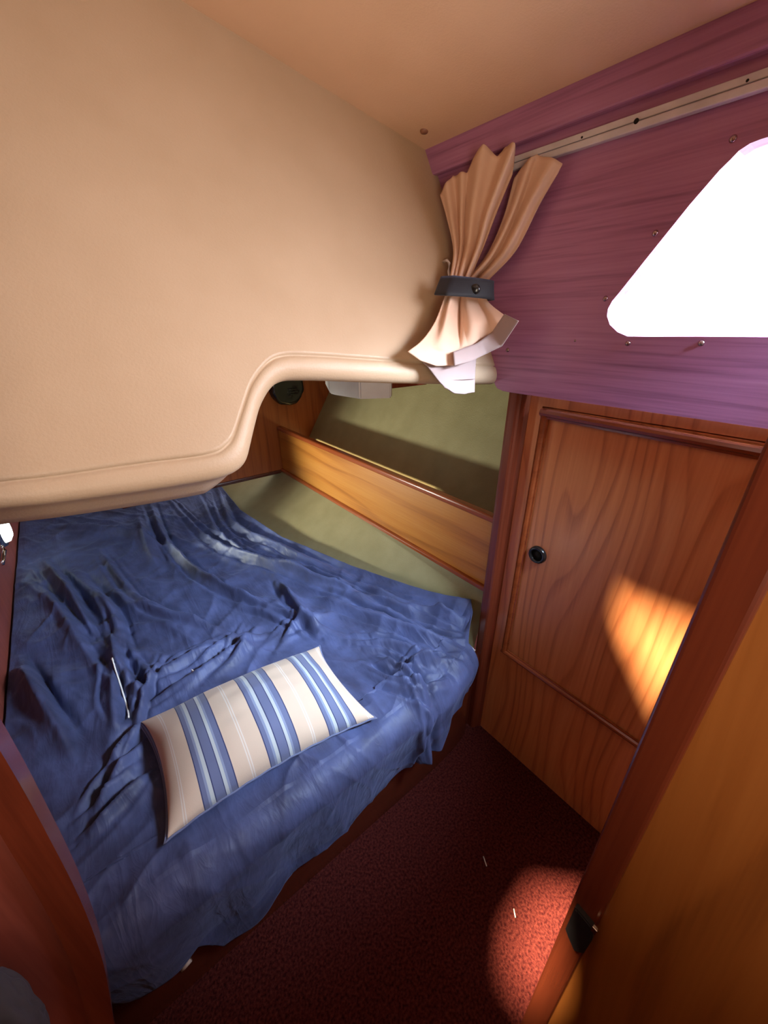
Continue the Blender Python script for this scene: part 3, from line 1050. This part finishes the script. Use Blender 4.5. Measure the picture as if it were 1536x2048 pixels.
TAIL = [
    [(0.662, 0.702, -0.066), (0.747, 0.701, -0.066), (0.863, 0.703, -0.063)],
    [(0.682, 0.688, -0.091), (0.758, 0.684, -0.097), (0.841, 0.685, -0.097)],
    [(0.699, 0.673, -0.117), (0.756, 0.672, -0.119), (0.827, 0.672, -0.121)],
    [(0.715, 0.665, -0.132), (0.739, 0.658, -0.146), (0.772, 0.654, -0.152), (0.810, 0.655, -0.151)]]
FOLD_DIR = np.array([-0.80, -0.60, 0.0])
cur = thing('curtain', 'gathered peach curtain tied back in the corner left of the window', 'curtain', (0.9, 0.74, 0.3))


def drape(name, rows, n, nv, fold, m, thick=0.0022, amp_v=None):
    """rows of control points lofted into cloth; fold(u, v) pushes it towards the room"""
    Rr = [resample(r, n) for r in rows]
    K = np.stack(Rr)                       # rows, n, 3
    out = np.stack([smooth_poly(K[:, j, :], nv) for j in range(n)], 1)   # nv, n, 3
    for i in range(nv):
        for j in range(n):
            out[i, j] += FOLD_DIR * fold(j / (n - 1), i / (nv - 1))
    bm = bmesh.new()
    grid(bm, [[tuple(out[i, j]) for j in range(n)] for i in range(nv)])
    bmesh.ops.recalc_face_normals(bm, faces=bm.faces)
    bmesh.ops.solidify(bm, geom=list(bm.faces), thickness=thick)
    return link(name, bm, m, cur, True)


def pleat(u, centres):
    hgt_ = 0
    for c, w, a in centres:
        hgt_ += a * math.exp(-((u - c) / w) ** 2)
    return hgt_


FA = [(0.09, 0.05, 0.020), (0.28, 0.045, 0.026), (0.52, 0.11, 0.040), (0.86, 0.06, 0.050)]
FB = [(0.30, 0.10, 0.034), (0.72, 0.14, 0.026)]
drape('left_gather', LOBE_A, 90, 50, lambda u, v: pleat(u, FA) * (1 - 0.55 * v) - 0.012 * (1 - v) , M_CURT)
drape('right_gather', LOBE_B, 70, 50, lambda u, v: pleat(u + 0.08 * math.sin(v * 3), FB) * (1 - 0.3 * v) * (0.5 + 1.2 * v * (1 - v) * 2) - 0.022, M_CURT)
FS = [(0.20, 0.08, 0.030), (0.40, 0.05, -0.026), (0.60, 0.10, 0.022), (0.80, 0.06, -0.014)]
drape('skirt', SKIRT, 100, 50, lambda u, v: pleat(u + 0.05 * (v - 0.5), FS) * math.sin(min(1, v * 1.25) * math.pi) ** 0.7 * 1.0 + 0.010 * math.sin(v * math.pi), M_CURT)
o = drape('hem_band', HEMB, 50, 8, lambda u, v: 0.003, M_LINING, 0.003)
o['label'] = 'pale turned-up hem'
o = drape('lining_tail', TAIL, 50, 20, lambda u, v: 0.006 * math.sin(u * 6) * v + 0.004, M_LINING, 0.003)
o['label'] = 'pale pink lining hanging below the hem'
bm = bmesh.new()
tube(bm, [tuple(np.array(p) + FOLD_DIR * 0.014) for p in resample([(0.733, 0.676, -0.1165), (0.778, 0.672, -0.118), (0.829, 0.672, -0.120)], 14)], 0.0012, 6)
link('hem_seam', bm, M_LINING, cur, True)

# ---- tie-back strap
tb = thing('curtain_tieback', 'black snap strap wrapped around the peach curtain', 'tieback', (0.82, 0.73, 0.08))
BT = resample([(0.795, 0.775, 0.106), (0.796, 0.735, 0.105), (0.830, 0.708, 0.101), (0.868, 0.692, 0.098), (0.890, 0.690, 0.096), (0.905, 0.712, 0.097), (0.915, 0.735, 0.097)], 40)
BB = resample([(0.755, 0.755, 0.066), (0.757, 0.718, 0.063), (0.810, 0.694, 0.060), (0.860, 0.682, 0.057), (0.888, 0.682, 0.055), (0.905, 0.702, 0.055), (0.915, 0.727, 0.056)], 40)
rows = [[tuple(lerp(BT[j], BB[j], t) + FOLD_DIR * (0.006 + 0.002 * math.sin(t * math.pi))) for j in range(40)] for t in np.linspace(0, 1, 7)]
bm = bmesh.new()
grid(bm, rows)
bmesh.ops.recalc_face_normals(bm, faces=bm.faces)
bmesh.ops.solidify(bm, geom=list(bm.faces), thickness=0.003)
link('strap', bm, M_STRAP, tb, True)
bm = bmesh.new()
lathe(bm, [(0.0, 0.005), (0.008, 0.0045), (0.011, 0.002), (0.0115, -0.004)], (0.823, 0.690, 0.076), FOLD_DIR, 24)
link('snap_button', bm, M_BLACK, tb, True)
bm = bmesh.new()
tube(bm, [(0.876, 0.850, 0.150), (0.866, 0.826, 0.150), (0.862, 0.815, 0.142), (0.862, 0.815, 0.125), (0.850, 0.800, 0.112)], 0.0035, 8)
link('hook', bm, M_METAL, tb, True)

# ---- light unit under the side deck
lu = thing('berth_light', 'flat pale plastic light fixed under the seat overhead beside the hull', 'light', (0.70, 1.0, -0.14))
bm = bmesh.new()
plate(bm, [(x * 1.18, y * 1.18, -0.203) for x, y in [(0.585, 0.971), (0.602, 0.853), (0.674, 0.815), (0.69, 0.83), (0.80, 0.98), (0.676, 1.148)]], [], (0, 0, 0.055))
bmesh.ops.bevel(bm, geom=[e for e in bm.edges], offset=0.004, segments=2, affect='EDGES')
link('housing', bm, M_WHITEP, lu)
bm = bmesh.new()
box(bm, (0.76, 1.0, -0.182), (0.985, 1.20, -0.120), 0.003)
o = link('mounting_block', bm, M_MAHOG, lu)

# ---- black round instrument back on the end bulkhead
sp_ = thing('speaker', 'round black speaker on the teak bulkhead at the far end of the berth', 'speaker', (1.07, 2.29, -0.36))
bm = bmesh.new()
lathe(bm, [(0.0, 0.035), (0.05, 0.040), (0.085, 0.050), (0.098, 0.048), (0.104, 0.035), (0.106, 0.0)], (1.075, 2.30, -0.335), (0, -1, 0), 40)
for v in bm.verts:
    if v.co.y < 2.27:
        v.co += Vector((noise.noise(v.co * 30), noise.noise(v.co * 30 + Vector((5, 0, 0))), noise.noise(v.co * 25 + Vector((0, 9, 0))))) * 0.008
link('housing', bm, M_BLACK, sp_, True)
bm = bmesh.new()
for zz in (-0.375, -0.36, -0.345):
    box(bm, (1.08, 2.245, zz - 0.003), (1.13, 2.258, zz + 0.003), 0.001)
link('terminal_block', bm, M_BLACK, sp_)

# ---- lamp on the left wall under the footwell
lp_ = thing('wall_lamp', 'small lit lamp with bright fittings on the left wall beyond the sheet', 'lamp', (-0.36, 2.24, -0.81))
bm = bmesh.new()
lathe(bm, [(0.0, 0.035), (0.03, 0.032), (0.05, 0.02), (0.055, 0.0)], (-0.352, 2.20, -0.80), (1, 0, 0), 28)
link('lens', bm, M_LIT, lp_, True)
bm = bmesh.new()
lathe(bm, [(0.052, 0.012), (0.066, 0.014), (0.072, 0.0)], (-0.36, 2.20, -0.80), (1, 0, 0), 28)
link('rim', bm, M_CHROME, lp_, True)
bm = bmesh.new()
tube(bm, [(-0.358, 1.99, -0.862), (-0.350, 2.01, -0.845), (-0.345, 2.06, -0.835), (-0.347, 2.05, -0.81)], 0.008, 8)
link('bracket', bm, M_CHROME, lp_, True)
pl_ = bpy.data.lights.new('wall_lamp_light', 'SPOT')
pl_.energy = 95
pl_.color = (0.95, 1.0, 0.86)
pl_.spot_size = math.radians(56)
pl_.spot_blend = 1.0
pl_.shadow_soft_size = 0.05
po = bpy.data.objects.new('wall_lamp_light', pl_)
C.objects.link(po)
po.location = W((-0.30, 2.16, -0.74))
po.rotation_euler = Vector((1.0, -0.50, 0.13)).to_track_quat('-Z', 'Y').to_euler()

# ---- two bright screw heads under the lip
for x, z, lb in ((-0.050, -0.312, 'left bright screw head under the cream lip above the sheet'), (-0.022, -0.312, 'right bright screw head under the cream lip above the sheet')):
    bm = bmesh.new()
    lathe(bm, [(0.0, 0.003), (0.0025, 0.002), (0.003, 0.0), (0.003, -0.02)], (x, 0.72, -0.245), (0, -0.6, -0.8), 12)
    tag(link('screw', bm, M_CHROME, None, True, None, W((x, 0.72, -0.245))), lb, 'screw', 'screws under the cream lip')

# ---- cabin door leaf on the right, close to the camera
cd = thing('cabin_door', 'teak cabin door standing open at the right with a dark edge strip', 'door', (0.46, -0.3, -1.5))
bm = bmesh.new()
box(bm, (0.452, -0.75, -1.485), (0.475, 0.018, 0.40), 0.001)
link('door_panel', bm, M_LEAF, cd)
bm = bmesh.new()
box(bm, (0.446, 0.012, -1.485), (0.480, 0.054, 0.40), 0.006, 3)
link('edge_strip', bm, M_MAHOG, cd)
bm = bmesh.new()
plate(bm, [(0.436, y, z) for y, z in [(0.046, -0.862), (0.014, -0.868), (0.010, -0.90), (0.012, -0.955), (0.024, -0.972), (0.046, -0.945)]], [], (0.012, 0, 0))
bmesh.ops.bevel(bm, geom=list(bm.edges), offset=0.002, segments=2, affect='EDGES')
lt = link('latch', bm, M_BLACKM, cd)
bm = bmesh.new()
box(bm, (0.434, 0.009, -0.872), (0.440, 0.017, -0.858), 0.001)
link('strike_tip', bm, M_CHROME, lt)

# ---- grey cloth in the lower left corner
bm = bmesh.new()
bmesh.ops.create_icosphere(bm, subdivisions=5, radius=1)
for v in bm.verts:
    d = v.co.copy()
    q = 1 + 0.22 * noise.noise(d * 1.6) + 0.08 * noise.noise(d * 4.5)
    v.co = Vector((-0.262, 0.430, -0.775)) + Vector((d.x * 0.036 * q, d.y * 0.026 * q, d.z * 0.12 * q))
g = link('hanging_cloth', bm, M_GREYC, None, True, None, W((-0.268, 0.43, -0.80)))
tag(g, 'dark grey cloth bundle hanging on the red partition at the lower left', 'cloth')
